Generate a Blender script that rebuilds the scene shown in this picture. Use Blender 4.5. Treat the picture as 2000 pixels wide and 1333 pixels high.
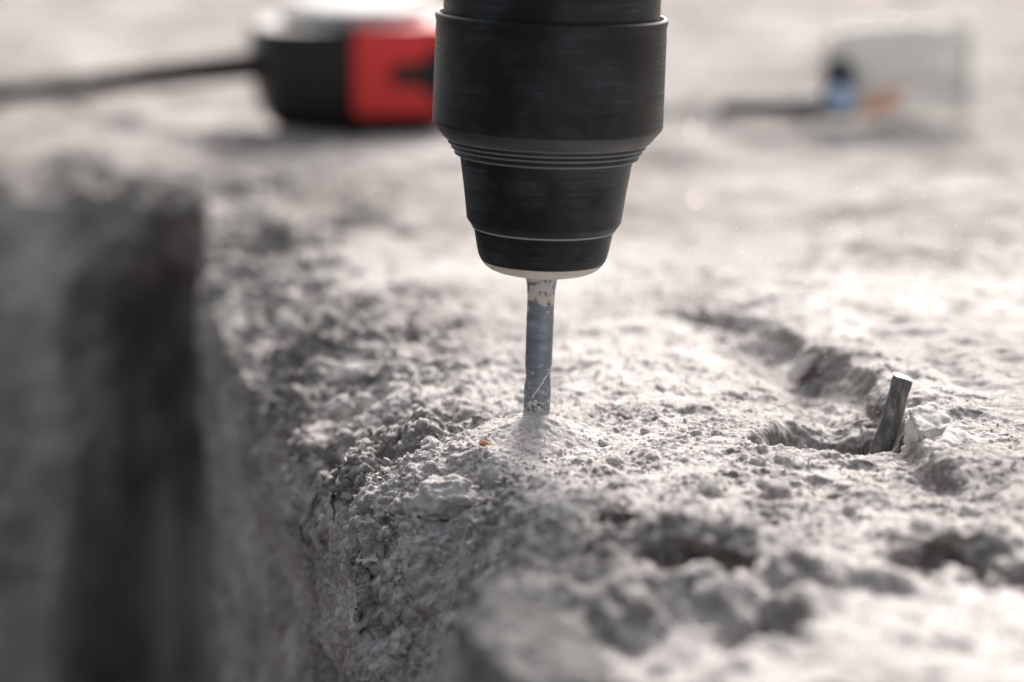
import bpy, bmesh, math, random
import numpy as np
from mathutils import Vector, Matrix, Euler

# ------------------------------------------------------------------ clear
for o in list(bpy.data.objects):
    bpy.data.objects.remove(o, do_unlink=True)
SC = bpy.context.scene
C = SC.collection
MM = 0.001
R = math.radians
random.seed(4)
RNG = np.random.default_rng(11)

# ------------------------------------------------------------------ camera
CAM_H = 0.124
PITCH = 12.2
cd = bpy.data.cameras.new('camera')
cam = bpy.data.objects.new('camera', cd)
C.objects.link(cam)
cam.location = (0, 0, CAM_H)
cam.rotation_euler = (R(90 - PITCH), 0, 0)
cd.lens = 90
cd.sensor_width = 36
cd.clip_start = 0.01
cd.clip_end = 500
cd.dof.use_dof = True
cd.dof.focus_distance = 0.506
cd.dof.aperture_fstop = 7.6
cd.dof.aperture_blades = 0
SC.camera = cam

# ------------------------------------------------------------------ sky, sun, exposure
SUN_EL, SUN_AZ = 38.0, 12.0         # azimuth measured from +Y (away from the camera), positive = right
w = bpy.data.worlds.new('World')
SC.world = w
w.use_nodes = True
nt = w.node_tree
nt.nodes.clear()
sky = nt.nodes.new('ShaderNodeTexSky')
sky.sky_type = 'NISHITA'
sky.sun_disc = False
sky.sun_elevation = R(SUN_EL)
sky.sun_rotation = R(SUN_AZ)
sky.air_density = 1.0
sky.dust_density = 7.0
sky.ozone_density = 0.6
bg = nt.nodes.new('ShaderNodeBackground')
bg.inputs['Strength'].default_value = 0.10
wo = nt.nodes.new('ShaderNodeOutputWorld')
hs = nt.nodes.new('ShaderNodeHueSaturation')      # thin high cloud: a paler sky all over
hs.inputs['Saturation'].default_value = 0.38
nt.links.new(sky.outputs[0], hs.inputs['Color'])
nt.links.new(hs.outputs[0], bg.inputs[0])
nt.links.new(bg.outputs[0], wo.inputs[0])
sd = bpy.data.lights.new('sun', 'SUN')
sd.energy = 2.6
sd.angle = R(17)
sd.color = (1.0, 0.93, 0.895)
sun = bpy.data.objects.new('sun', sd)
C.objects.link(sun)
ds = Vector((math.sin(R(SUN_AZ)) * math.cos(R(SUN_EL)), math.cos(R(SUN_AZ)) * math.cos(R(SUN_EL)), math.sin(R(SUN_EL))))
sun.rotation_euler = ds.to_track_quat('Z', 'Y').to_euler()
sun.location = ds * 3
SC.view_settings.view_transform = 'Standard'
SC.view_settings.look = 'None'
SC.view_settings.gamma = 1.0
SC.view_settings.exposure = 1.5
SC.view_settings.use_curve_mapping = False

# ------------------------------------------------------------------ helpers
def ray(px, py):
    a = (px - 1000) / 5000.0
    b = (666.5 - py) / 5000.0
    p = R(PITCH)
    return np.array([a, math.cos(p) + b * math.sin(p), -math.sin(p) + b * math.cos(p)])

def on_z(px, py, z=0.0):
    d = ray(px, py)
    t = (z - 124.0) / d[2]
    return d[0] * t, d[1] * t

def at_depth(px, py, y):
    d = ray(px, py)
    t = y / d[1]
    return d[0] * t, y, 124.0 + d[2] * t

def link(name, me, mat=None, parent=None, loc=None):
    o = bpy.data.objects.new(name, me)
    C.objects.link(o)
    if mat is not None and not me.materials:
        me.materials.append(mat)
    if parent is not None:
        o.parent = parent
    if loc is not None:
        o.location = loc
    return o

def tag(o, label=None, cat=None, group=None, kind=None):
    if label: o['label'] = label
    if cat: o['category'] = cat
    if group: o['group'] = group
    if kind: o['kind'] = kind
    return o

def empty(name, loc):
    o = bpy.data.objects.new(name, None)
    C.objects.link(o)
    o.location = loc
    o.empty_display_size = 0.01
    return o

def np_mesh(name, V, F, smooth=True):
    """V (n,3) in metres, F (m,k) face indices"""
    me = bpy.data.meshes.new(name)
    V = np.ascontiguousarray(V, dtype=np.float32)
    F = np.ascontiguousarray(F, dtype=np.int32)
    k = F.shape[1]
    me.vertices.add(len(V))
    me.vertices.foreach_set('co', V.ravel())
    me.loops.add(F.size)
    me.loops.foreach_set('vertex_index', F.ravel())
    me.polygons.add(len(F))
    me.polygons.foreach_set('loop_start', np.arange(0, F.size, k, dtype=np.int32))
    me.polygons.foreach_set('loop_total', np.full(len(F), k, dtype=np.int32))
    me.polygons.foreach_set('use_smooth', np.full(len(F), smooth))
    me.update(calc_edges=True)
    return me

def grid_faces(nr, nc, wrap=False):
    r = np.arange(nr - 1)[:, None]
    c = np.arange(nc if wrap else nc - 1)[None, :]
    c2 = (c + 1) % nc
    a = r * nc + c; b = r * nc + c2; d = (r + 1) * nc + c2; e = (r + 1) * nc + c
    return np.stack([a, b, d, e], -1).reshape(-1, 4)

# ---- noise
_pt = np.random.default_rng(5).permutation(256).astype(np.int32)
PERM = np.concatenate([_pt, _pt, _pt])
_g = np.random.default_rng(6).normal(size=(256, 3))
GRAD = (_g / np.linalg.norm(_g, axis=1, keepdims=True)).astype(np.float32)

def hash3(i, j, k):
    return PERM[PERM[PERM[i & 255] + (j & 255)] + (k & 255)]

def perlin(P):
    P = np.asarray(P, dtype=np.float32)
    I = np.floor(P).astype(np.int32)
    f = P - I
    u = f * f * f * (f * (f * 6 - 15) + 10)
    out = np.zeros(len(P), dtype=np.float32)
    for dx in (0, 1):
        wx = u[:, 0] if dx else 1 - u[:, 0]
        for dy in (0, 1):
            wy = u[:, 1] if dy else 1 - u[:, 1]
            for dz in (0, 1):
                wz = u[:, 2] if dz else 1 - u[:, 2]
                g = GRAD[hash3(I[:, 0] + dx, I[:, 1] + dy, I[:, 2] + dz)]
                out += wx * wy * wz * (g[:, 0] * (f[:, 0] - dx) + g[:, 1] * (f[:, 1] - dy) + g[:, 2] * (f[:, 2] - dz))
    return out * 1.6

def fbm(P, octv=4, gain=0.5, lac=2.03):
    s = np.zeros(len(P), dtype=np.float32); a = 1.0; Q = np.asarray(P, dtype=np.float32)
    for o in range(octv):
        s += a * perlin(Q + 17.3 * o)
        Q = Q * lac; a *= gain
    return s

def lumps(P, keep=0.6, seed=0):
    """rounded clods: each cell holds a ball of random size; returns the height 0..1 of the tallest ball"""
    P = np.asarray(P, dtype=np.float32)
    I = np.floor(P).astype(np.int32)
    best = np.zeros(len(P), dtype=np.float32)
    for dx in (-1, 0, 1):
        for dy in (-1, 0, 1):
            for dz in (-1, 0, 1):
                h = hash3(I[:, 0] + dx + seed, I[:, 1] + dy, I[:, 2] + dz)
                h2 = PERM[h + 91]; h3 = PERM[h + 37]; h4 = PERM[h + 153]
                cx = I[:, 0] + dx + h / 255.0; cy = I[:, 1] + dy + h2 / 255.0; cz = I[:, 2] + dz + h3 / 255.0
                d2 = (P[:, 0] - cx) ** 2 + (P[:, 1] - cy) ** 2 + (P[:, 2] - cz) ** 2
                r = 0.35 + 0.5 * (h4 / 255.0)
                ok = (PERM[h + 201] / 255.0) < keep
                v = np.sqrt(np.maximum(0, r * r - d2)) * ok
                best = np.maximum(best, v)
    return best

def sstep(a, b, x):
    t = np.clip((x - a) / (b - a), 0, 1)
    return t * t * (3 - 2 * t)

# ---- material helper
def mat(name, col=(0.5, 0.5, 0.5), rough=0.6, metal=0.0, spec=0.5):
    m = bpy.data.materials.new(name)
    m.use_nodes = True
    b = m.node_tree.nodes['Principled BSDF']
    b.inputs['Base Color'].default_value = (*col, 1)
    b.inputs['Roughness'].default_value = rough
    b.inputs['Metallic'].default_value = metal
    b.inputs['Specular IOR Level'].default_value = spec
    return m, m.node_tree, b

def node(nt, t, **kw):
    n = nt.nodes.new(t)
    for k, v in kw.items():
        if k in n.inputs.keys(): n.inputs[k].default_value = v
        else: setattr(n, k, v)
    return n

def ramp(nt, fac, stops):
    n = nt.nodes.new('ShaderNodeValToRGB')
    e = n.color_ramp.elements
    while len(e) < len(stops): e.new(0.5)
    for i, (p, c) in enumerate(stops):
        e[i].position = p
        e[i].color = (*c, 1) if len(c) == 3 else c
    nt.links.new(fac, n.inputs[0])
    return n

def mixc(nt, fac, a, b):
    n = nt.nodes.new('ShaderNodeMix'); n.data_type = 'RGBA'
    for sock, v in ((n.inputs[0], fac), (n.inputs[6], a), (n.inputs[7], b)):
        if isinstance(v, (tuple, list)): sock.default_value = (*v, 1)
        elif isinstance(v, (int, float)): sock.default_value = v
        else: nt.links.new(v, sock)
    return n.outputs[2]

# ------------------------------------------------------------------ materials
def concrete_material():
    m, nt, b = mat('concrete_dust', rough=1.0, spec=0.0)
    L = nt.links
    tc = node(nt, 'ShaderNodeTexCoord')
    at = node(nt, 'ShaderNodeAttribute', attribute_name='dust')
    n1 = node(nt, 'ShaderNodeTexNoise', Scale=60.0, Detail=6.0, Roughness=0.6); L.new(tc.outputs['Object'], n1.inputs['Vector'])
    n2 = node(nt, 'ShaderNodeTexNoise', Scale=700.0, Detail=4.0, Roughness=0.65); L.new(tc.outputs['Object'], n2.inputs['Vector'])
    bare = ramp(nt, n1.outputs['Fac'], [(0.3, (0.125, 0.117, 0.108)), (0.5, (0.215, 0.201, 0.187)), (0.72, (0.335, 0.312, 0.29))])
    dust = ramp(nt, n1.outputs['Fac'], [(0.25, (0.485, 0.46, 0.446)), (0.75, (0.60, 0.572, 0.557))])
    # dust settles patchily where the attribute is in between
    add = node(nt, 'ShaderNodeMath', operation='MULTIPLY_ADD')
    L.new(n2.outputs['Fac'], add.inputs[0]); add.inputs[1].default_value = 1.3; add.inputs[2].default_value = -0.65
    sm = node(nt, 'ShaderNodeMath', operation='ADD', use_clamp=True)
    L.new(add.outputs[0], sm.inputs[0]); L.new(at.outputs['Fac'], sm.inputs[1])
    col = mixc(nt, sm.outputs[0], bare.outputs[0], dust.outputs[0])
    n5 = node(nt, 'ShaderNodeTexNoise', Scale=14.0, Detail=4.0, Roughness=0.6); L.new(tc.outputs['Object'], n5.inputs['Vector'])
    stain = ramp(nt, n5.outputs['Fac'], [(0.36, (0.76, 0.755, 0.75)), (0.58, (1, 1, 1))])
    mm = node(nt, 'ShaderNodeMix', data_type='RGBA', blend_type='MULTIPLY'); mm.inputs[0].default_value = 1.0
    L.new(col, mm.inputs[6]); L.new(stain.outputs[0], mm.inputs[7]); col = mm.outputs[2]
    n6 = node(nt, 'ShaderNodeTexNoise', Scale=1500.0, Detail=3.0, Roughness=0.7); L.new(tc.outputs['Object'], n6.inputs['Vector'])
    sand = ramp(nt, n6.outputs['Fac'], [(0.34, (0.55, 0.55, 0.55)), (0.5, (0.95, 0.945, 0.94)), (0.68, (1.25, 1.22, 1.18))])
    ms = node(nt, 'ShaderNodeMix', data_type='RGBA', blend_type='MULTIPLY'); ms.inputs[0].default_value = 0.65
    L.new(col, ms.inputs[6]); L.new(sand.outputs[0], ms.inputs[7]); col = ms.outputs[2]
    # sand grains: a few coloured cells
    vo = node(nt, 'ShaderNodeTexVoronoi', Scale=900.0); L.new(tc.outputs['Object'], vo.inputs['Vector'])
    sep = node(nt, 'ShaderNodeSeparateColor'); L.new(vo.outputs['Color'], sep.inputs[0])
    gm = node(nt, 'ShaderNodeMath', operation='GREATER_THAN'); L.new(sep.outputs[0], gm.inputs[0]); gm.inputs[1].default_value = 0.93
    near = node(nt, 'ShaderNodeMath', operation='LESS_THAN'); L.new(vo.outputs['Distance'], near.inputs[0]); near.inputs[1].default_value = 0.42
    gg = node(nt, 'ShaderNodeMath', operation='MULTIPLY'); L.new(gm.outputs[0], gg.inputs[0]); L.new(near.outputs[0], gg.inputs[1])
    gs = node(nt, 'ShaderNodeMath', operation='MULTIPLY'); L.new(gg.outputs[0], gs.inputs[0]); gs.inputs[1].default_value = 0.4
    grain = ramp(nt, sep.outputs[1], [(0.0, (0.12, 0.115, 0.11)), (0.4, (0.30, 0.25, 0.20)), (0.7, (0.36, 0.24, 0.16)), (1.0, (0.6, 0.57, 0.53))])
    col2 = mixc(nt, gs.outputs[0], col, grain.outputs[0])
    L.new(col2, b.inputs['Base Color'])
    n3 = node(nt, 'ShaderNodeTexNoise', Scale=2600.0, Detail=5.0, Roughness=0.7); L.new(tc.outputs['Object'], n3.inputs['Vector'])
    n4 = node(nt, 'ShaderNodeTexNoise', Scale=1100.0, Detail=3.0, Roughness=0.6); L.new(tc.outputs['Object'], n4.inputs['Vector'])
    bq = node(nt, 'ShaderNodeBump', Strength=0.6, Distance=0.0005); L.new(n4.outputs['Fac'], bq.inputs['Height'])
    bp = node(nt, 'ShaderNodeBump', Strength=1.0, Distance=0.0004)
    L.new(n3.outputs['Fac'], bp.inputs['Height']); L.new(bq.outputs[0], bp.inputs['Normal']); L.new(bp.outputs[0], b.inputs['Normal'])
    return m

M_CON = concrete_material()

def plastic_material(name, base, dusty, rough, amt, spec=0.5):
    """moulded black plastic with fine turned scuffs running round the axis and a film of dust"""
    m, nt, b = mat(name, rough=rough, spec=spec)
    L = nt.links
    tc = node(nt, 'ShaderNodeTexCoord')
    mp = node(nt, 'ShaderNodeMapping'); mp.inputs['Scale'].default_value = (45, 45, 2600)
    L.new(tc.outputs['Object'], mp.inputs['Vector'])
    st = node(nt, 'ShaderNodeTexNoise', Scale=1.0, Detail=5.0, Roughness=0.65); L.new(mp.outputs[0], st.inputs['Vector'])
    pa = node(nt, 'ShaderNodeTexNoise', Scale=62.0, Detail=4.0, Roughness=0.6); L.new(tc.outputs['Object'], pa.inputs['Vector'])
    pr = ramp(nt, pa.outputs['Fac'], [(0.44, (0, 0, 0)), (0.62, (1, 1, 1))])
    sr = ramp(nt, st.outputs['Fac'], [(0.35, (0, 0, 0)), (0.75, (1, 1, 1))])
    mu = node(nt, 'ShaderNodeMath', operation='MULTIPLY'); L.new(pr.outputs[0], mu.inputs[0]); L.new(sr.outputs[0], mu.inputs[1])
    m2 = node(nt, 'ShaderNodeMath', operation='MULTIPLY', use_clamp=True); L.new(mu.outputs[0], m2.inputs[0]); m2.inputs[1].default_value = amt
    L.new(mixc(nt, m2.outputs[0], base, dusty), b.inputs['Base Color'])
    rr = ramp(nt, st.outputs['Fac'], [(0.3, (rough - 0.08,) * 3), (0.7, (rough + 0.16,) * 3)])
    L.new(rr.outputs[0], b.inputs['Roughness'])
    bp = node(nt, 'ShaderNodeBump', Strength=0.25, Distance=0.00006); L.new(st.outputs['Fac'], bp.inputs['Height']); L.new(bp.outputs[0], b.inputs['Normal'])
    return m

M_BLACK = plastic_material('black_plastic', (0.0012, 0.0016, 0.0018), (0.030, 0.040, 0.050), 0.36, 1.2, 0.22)
M_RUB = plastic_material('black_rubber', (0.0014, 0.0018, 0.002), (0.036, 0.046, 0.055), 0.40, 1.3, 0.22)
M_EDGE = mat('pale_edge', (0.26, 0.28, 0.29), 0.45)[0]  # paler grey for the thin lips of the rings
M_BEVEL = plastic_material('ground_reflection_bevel', (0.010, 0.012, 0.0135), (0.05, 0.058, 0.064), 0.4, 1.0, 0.35)  # base lightened to paint the ground's reflection on the chamfer, scuffs over it
M_MARK = mat('scuffed_mark', (0.004, 0.005, 0.006), 0.42, 0.0, 0.3)[0]

def bit_material():
    m, nt, b = mat('drill_steel', (0.1, 0.11, 0.13), 0.4, 0.75)
    L = nt.links
    tc = node(nt, 'ShaderNodeTexCoord')
    sp = node(nt, 'ShaderNodeSeparateXYZ'); L.new(tc.outputs['Object'], sp.inputs[0])
    mp = node(nt, 'ShaderNodeMapping'); mp.inputs['Scale'].default_value = (260, 260, 800)
    L.new(tc.outputs['Object'], mp.inputs['Vector'])
    st = node(nt, 'ShaderNodeTexNoise', Scale=1.0, Detail=4.0); L.new(mp.outputs[0], st.inputs['Vector'])
    steel = ramp(nt, st.outputs['Fac'], [(0.25, (0.10, 0.116, 0.140)), (0.6, (0.165, 0.19, 0.225)), (0.85, (0.29, 0.32, 0.355))])
    pa = node(nt, 'ShaderNodeTexNoise', Scale=520.0, Detail=6.0, Roughness=0.7); L.new(tc.outputs['Object'], pa.inputs['Vector'])
    # caked dust: thick at the collar, a powder coat in the flute near the hole
    up = node(nt, 'ShaderNodeMapRange'); L.new(sp.outputs[2], up.inputs[0])
    up.inputs[1].default_value = 0.0195; up.inputs[2].default_value = 0.0250; up.inputs[3].default_value = -0.26; up.inputs[4].default_value = 0.09
    dn = node(nt, 'ShaderNodeMapRange'); L.new(sp.outputs[2], dn.inputs[0])
    dn.inputs[1].default_value = 0.010; dn.inputs[2].default_value = -0.001; dn.inputs[3].default_value = -0.26; dn.inputs[4].default_value = 0.14
    mx = node(nt, 'ShaderNodeMath', operation='MAXIMUM'); L.new(up.outputs[0], mx.inputs[0]); L.new(dn.outputs[0], mx.inputs[1])
    ad = node(nt, 'ShaderNodeMath', operation='ADD'); L.new(mx.outputs[0], ad.inputs[0]); L.new(pa.outputs['Fac'], ad.inputs[1])
    cr = ramp(nt, ad.outputs[0], [(0.50, (0, 0, 0)), (0.545, (1, 1, 1))])
    L.new(mixc(nt, cr.outputs[0], steel.outputs[0], (0.42, 0.395, 0.37)), b.inputs['Base Color'])
    inv = node(nt, 'ShaderNodeMath', operation='MULTIPLY_ADD'); L.new(cr.outputs[0], inv.inputs[0]); inv.inputs[1].default_value = -0.45; inv.inputs[2].default_value = 0.45
    L.new(inv.outputs[0], b.inputs['Metallic'])
    ro = node(nt, 'ShaderNodeMath', operation='MULTIPLY_ADD'); L.new(cr.outputs[0], ro.inputs[0]); ro.inputs[1].default_value = 0.5; ro.inputs[2].default_value = 0.42
    L.new(ro.outputs[0], b.inputs['Roughness'])
    bp = node(nt, 'ShaderNodeBump', Strength=0.6, Distance=0.0002); L.new(cr.outputs[0], bp.inputs['Height']); L.new(bp.outputs[0], b.inputs['Normal'])
    return m
M_BIT = bit_material()

def rock_material(name, c0, c1, scale=500.0, rough=0.95):
    m, nt, b = mat(name, rough=rough, spec=0.05)
    L = nt.links
    tc = node(nt, 'ShaderNodeTexCoord')
    n = node(nt, 'ShaderNodeTexNoise', Scale=scale, Detail=6.0, Roughness=0.65); L.new(tc.outputs['Object'], n.inputs['Vector'])
    L.new(ramp(nt, n.outputs['Fac'], [(0.32, c0), (0.7, c1)]).outputs[0], b.inputs['Base Color'])
    n3 = node(nt, 'ShaderNodeTexNoise', Scale=2600.0, Detail=5.0, Roughness=0.7); L.new(tc.outputs['Object'], n3.inputs['Vector'])
    bp = node(nt, 'ShaderNodeBump', Strength=0.8, Distance=0.0003); L.new(n3.outputs['Fac'], bp.inputs['Height']); L.new(bp.outputs[0], b.inputs['Normal'])
    return m
M_CLOD = rock_material('dusty_clod', (0.24, 0.23, 0.22), (0.55, 0.525, 0.505), 350.0)
M_CRUMB = rock_material('dusty_crumb', (0.38, 0.36, 0.345), (0.58, 0.55, 0.53), 300.0)
M_GREY = rock_material('bare_concrete', (0.085, 0.084, 0.083), (0.27, 0.26, 0.25), 130.0)
M_CHIP = rock_material('pale_chip', (0.50, 0.47, 0.45), (0.66, 0.63, 0.60), 300.0, 0.8)
M_ORANGE = rock_material('brown_pebble', (0.28, 0.13, 0.07), (0.46, 0.24, 0.14), 900.0, 0.7)
M_DUST = mat('airborne_dust', (0.75, 0.70, 0.66), 0.9)[0]

# ------------------------------------------------------------------ the broken slab (ground)
EDGE_Y = np.array([-3000, 0, 200, 335, 372, 395, 430, 470, 495, 540, 590, 640, 700, 760, 815.])
EDGE_X = np.array([-20, 25, 14, 3, -7, -15, -26, -30, -32, -46, -60, -73, -84, -91, -97.])

def polyline_dist(x, y, pts):
    """signed distance to a polyline, positive on its right-hand side walking along it"""
    best = np.full(x.shape, 1e9); sign = np.ones(x.shape)
    for (x0, y0), (x1, y1) in zip(pts[:-1], pts[1:]):
        dx, dy = x1 - x0, y1 - y0
        L2 = dx * dx + dy * dy
        t = np.clip(((x - x0) * dx + (y - y0) * dy) / L2, 0, 1)
        d = np.hypot(x - x0 - t * dx, y - y0 - t * dy)
        cr = (x - x0) * dy - (y - y0) * dx
        up = d < best
        sign = np.where(up, np.sign(cr), sign); best = np.where(up, d, best)
    return best * sign

STEP = [on_z(*p, 5) for p in [(1960, 925), (1880, 878), (1800, 845), (1762, 800), (1720, 745), (1665, 690), (1600, 655), (1545, 612), (1430, 575), (1300, 560), (1150, 535)]][::-1]
# walking from the far end towards the camera the high slab is on the left, so flip the sign below

def top_height(x, y, s):
    n = len(x)
    P = np.stack([x, y, np.zeros_like(x)], -1)
    z = np.zeros(n)
    far = sstep(620, 900, y)
    z += 2.0 * perlin(P / 70 + 3) * (1 - 0.3 * far) + 1.1 * perlin(P / 28 + 9)
    z += far * (4.6 * perlin(P * [1 / 95, 1 / 60, 1] + 31) + 4.0 * perlin(P * [1 / 42, 1 / 30, 1] + 7) + 2.2 * perlin(P / 17 + 3))
    # the undisturbed crust on the right stands higher than the chiselled hollow
    wob = 2.6 * perlin(P / 15 + 21) + 0.35 * perlin(P / 4.5 + 5)
    sd_ = -polyline_dist(x, y, STEP) + wob
    fade = sstep(446, 466, y) * (1 - sstep(640, 690, y))
    fade = np.maximum(fade, sstep(85, 100, x) * (1 - sstep(700, 800, y)) * sstep(380, 440, y))
    fade = fade * sstep(32, 62, x)
    z += 4.2 * sstep(-1.5, 3.0, sd_) * fade
    z += -4.5 * np.exp(-((sd_ + 9) / 9.0) ** 2) * fade * sstep(480, 505, y) * (1 - sstep(620, 660, y))
    # the pit round the cut bar
    bx, by = 64.0, 490.0
    d = np.hypot((x - bx) / 17.5, (y - by) / np.where(y < by, 10.0, 18.0))
    z += -13 * (1 - sstep(0.55, 1.0, d + 0.16 * perlin(P / 6) + 0.02 * perlin(P / 2)))
    # powder heaped round the bit
    d = np.hypot(x - 4.8, (y - 497))
    z += 1.0 * np.exp(-(d / 9.0) ** 1.7) - 2.2 - 1.6 * np.exp(-(d / 30) ** 2) + 1.6 * np.exp(-(np.hypot((x + 9) / 10, (y - 480) / 8)) ** 2)
    # the scooped bite in the near edge
    wob = 6.0 * perlin(P / 20 + 12) + 2.2 * perlin(P / 8 + 2)
    bx = (x + 26) / 33.0; by = (y - 432 + wob) / np.where(y > 432, 56.0, 46.0)
    dd = np.sqrt(np.abs(bx) ** 2.4 + np.abs(by) ** 2.4) + wob * 0.012
    z += -52 * (1 - sstep(0.10, 1.04, dd)) ** 1.2
    # raised near lip of the bite
    z += 3.5 * np.exp(-(((x - 4) / 12) ** 2 + ((y - 372) / 7) ** 2))
    # chipped holes nearer the camera
    for (cx, cy, rx, ry, dep) in [(32, 403, 10, 7, 11.0), (20, 424, 8, 6, 5.0), (74, 404, 11, 5.5, 10.0), (86, 398, 7, 5, 5.0), (40, 378, 8, 12, 5.0), (16, 362, 4, 4, 4.0), (49, 424, 6, 4, 3.0), (14, 448, 7, 6, 3.0)]:
        wb = 0.35 * perlin(P / 7 + cx) + 0.18 * perlin(P / 2.6 + cy)
        d = np.hypot((x - cx) / rx, (y - cy) / ry) + wb
        z += -dep * (1 - sstep(0.55, 1.0, d))
    z += -8.0 * (1 - sstep(380, 397, y)) * (1 - sstep(18, 42, x)) * sstep(250, 330, y)
    for (cx, wx, yy, hh) in [(32, 11, 409, 3.6), (75, 12, 409, 4.0), (16, 9, 430, 3.0)]:
        yw = yy + 3.0 * perlin(P / 9 + cx) + 1.0 * perlin(P / 3 + cx)
        z += hh * np.exp(-((x - cx) / wx) ** 4) * sstep(-2.5, 2.0, y - yw) * (1 - sstep(6, 34, y - yw))
    # lumps standing in front of the holes
    for (cx, cy, r, h) in [(60, 396, 5, 2.0), (33, 440, 3.5, 2.6), (48, 452, 3.6, 3.4), (21, 455, 3.0, 2.0), (64, 452, 6, 1.6), (18, 470, 3.5, 1.6)]:
        d = np.hypot(x - cx, y - cy) / r + 0.3 * perlin(P / 3.0 + cx)
        z += h * (1 - sstep(0.2, 1.1, d))
    # crumbled shoulder falling towards the trench
    drop = np.interp(y, [200, 340, 375, 430, 480, 520, 600, 700, 760, 830], [20, 18, 14, 4, 15, 16, 15, 12, 9, 7])
    wid = np.interp(y, [200, 340, 375, 480, 520, 640, 760], [16, 15, 11, 20, 28, 36, 44])
    t = np.clip(1 - s / (wid * (1 + 0.35 * perlin(P / 30 + 44))), 0, 1)
    z += -drop * t ** 1.6
    # gouge by the far corner
    d = np.hypot((x + 72) / 18, (y - 735) / 22) + 0.4 * perlin(P / 14)
    z += -15 * (1 - sstep(0.3, 1.0, d))
    return z

def build_ground():
    # rows: position on the edge + direction into the slab
    ys = np.concatenate([-3.0e3 + np.array([0, 1500, 2400, 2800]), np.arange(-100, 200, 25.0), np.arange(200, 330, 2.0), np.arange(330, 400, 0.7),
                         np.arange(400, 440, 0.42), np.arange(440, 520, 0.26), np.arange(520, 600, 0.5), np.arange(600, 680, 0.8), np.arange(680, 815, 1.5)])
    ex = np.interp(ys, EDGE_Y, EDGE_X)
    rows_p = np.stack([ex, ys], -1)
    rows_d = np.tile([[1.0, 0.0]], (len(ys), 1))
    th = np.linspace(0, math.pi / 2, 150)
    rp = np.stack([-112 + 15 * np.cos(th), 815 + 15 * np.sin(th)], -1)
    rd = np.stack([np.cos(th), np.sin(th)], -1)
    xs = np.concatenate([np.arange(-115, -330, -2.4), -np.geomspace(330, 12000, 26)])
    lp = np.stack([xs, np.full(len(xs), 830.0)], -1)
    ld = np.tile([[0.0, 1.0]], (len(xs), 1))
    E = np.concatenate([rows_p, rp, lp]); D = np.concatenate([rows_d, rd, ld])
    # keep a smooth wander of the back edge
    back = np.arange(len(E)) >= len(ys) + 100
    E[:, 1] += np.where(back, 7 * np.sin(E[:, 0] / 37.0) + 4 * np.sin(E[:, 0] / 13.0), 0) * sstep(0, 60, np.abs(E[:, 0] + 112))
    s = np.concatenate([np.arange(0, 132, 0.36), np.arange(132, 300, 1.5), np.arange(300, 1100, 4.2), np.geomspace(1105, 60000, 36)])
    q = np.concatenate([np.arange(0.4, 50, 0.42), np.arange(50, 130, 1.2), np.arange(130, 310, 4.0)])
    nw = len(q); nc = nw + len(s); nr = len(E)
    X = np.empty((nr, nc)); Y = np.empty((nr, nc)); Z = np.empty((nr, nc))
    X[:, nw:] = E[:, 0:1] + D[:, 0:1] * s; Y[:, nw:] = E[:, 1:2] + D[:, 1:2] * s
    S = np.broadcast_to(s, (nr, len(s)))
    Z[:, nw:] = top_height(X[:, nw:].ravel(), Y[:, nw:].ravel(), S.ravel()).reshape(nr, len(s))
    z0 = Z[:, nw:nw + 1]
    qq = q[::-1][None, :]
    out = -0.02 * qq + np.where((D[:, 1:2] > 0.9) & (E[:, 0:1] < -118), 10 * (1 - np.exp(-qq / 17.0)), 1.5 * (1 - np.exp(-qq / 7.0)))
    X[:, :nw] = E[:, 0:1] - D[:, 0:1] * out; Y[:, :nw] = E[:, 1:2] - D[:, 1:2] * out
    Z[:, :nw] = z0 - qq
    # the chipped holes bite back under their far rims
    T = np.s_[:, nw:]
    for (cx, cy, rx, ry, dep, push) in [(32, 403, 10, 7, 11.0, 5.0), (74, 404, 11, 5.5, 10.0, 5.0)]:
        d = np.hypot((X[T] - cx) / rx, (Y[T] - cy) / ry)
        Y[T] += push * (1 - sstep(0.5, 0.95, d)) * sstep(-2.0, 2.0, Y[T] - cy)
    # cavity under the crust in the inner corner
    ang = np.arctan2(D[:, 1], D[:, 0])[:, None]
    wobc = 6 * np.sin(Z / 21.0) + 0.10 * Z
    k0 = sstep(0.25, 0.6, ang) * sstep(-146, -112, E[:, 0:1] - 0.6 * wobc)
    cav = 58 * k0 * sstep(-6, -60, Z)
    X += D[:, 0:1] * cav; Y += D[:, 1:2] * cav
    P = np.stack([X.ravel(), Y.ravel(), Z.ravel()], -1)
    sv = np.concatenate([-q[::-1], s])
    SV = np.broadcast_to(sv, (nr, nc)).ravel()
    edge = np.where(SV < 0, 0.0, np.exp(-(np.maximum(SV, 0) / np.interp(P[:, 1], [300, 400, 480, 560, 700], [16, 20, 26, 42, 50])) ** 2))
    wall = (SV < 0).astype(float)
    farm = 1 - sstep(900, 1700, np.hypot(P[:, 0], P[:, 1]))
    shape = (nr, nc, 3)

    def normals(P):
        G = P.reshape(shape)
        a = np.gradient(G, axis=0); b = np.gradient(G, axis=1)
        n = np.cross(b, a)
        n /= np.maximum(np.linalg.norm(n, axis=-1, keepdims=True), 1e-12)
        return n.reshape(-1, 3)

    # rubble zone: rounded clods of three sizes
    rough = np.clip(edge + 0.35 * wall * np.exp(SV / 25), 0, 1)
    bite = np.clip(-P[:, 2] / 12.0, 0, 1) * (1 - wall) * (P[:, 1] < 492) * (P[:, 1] > 380)
    rough = np.clip(np.maximum(rough * (1 - 0.45 * bite), 0.45 * bite), 0, 1)
    fore = (1 - wall) * sstep(325, 350, P[:, 1]) * (1 - sstep(425, 452, P[:, 1])) * (1 - sstep(40, 75, P[:, 0]))
    rough = np.maximum(rough, 0.50 * fore)
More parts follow.
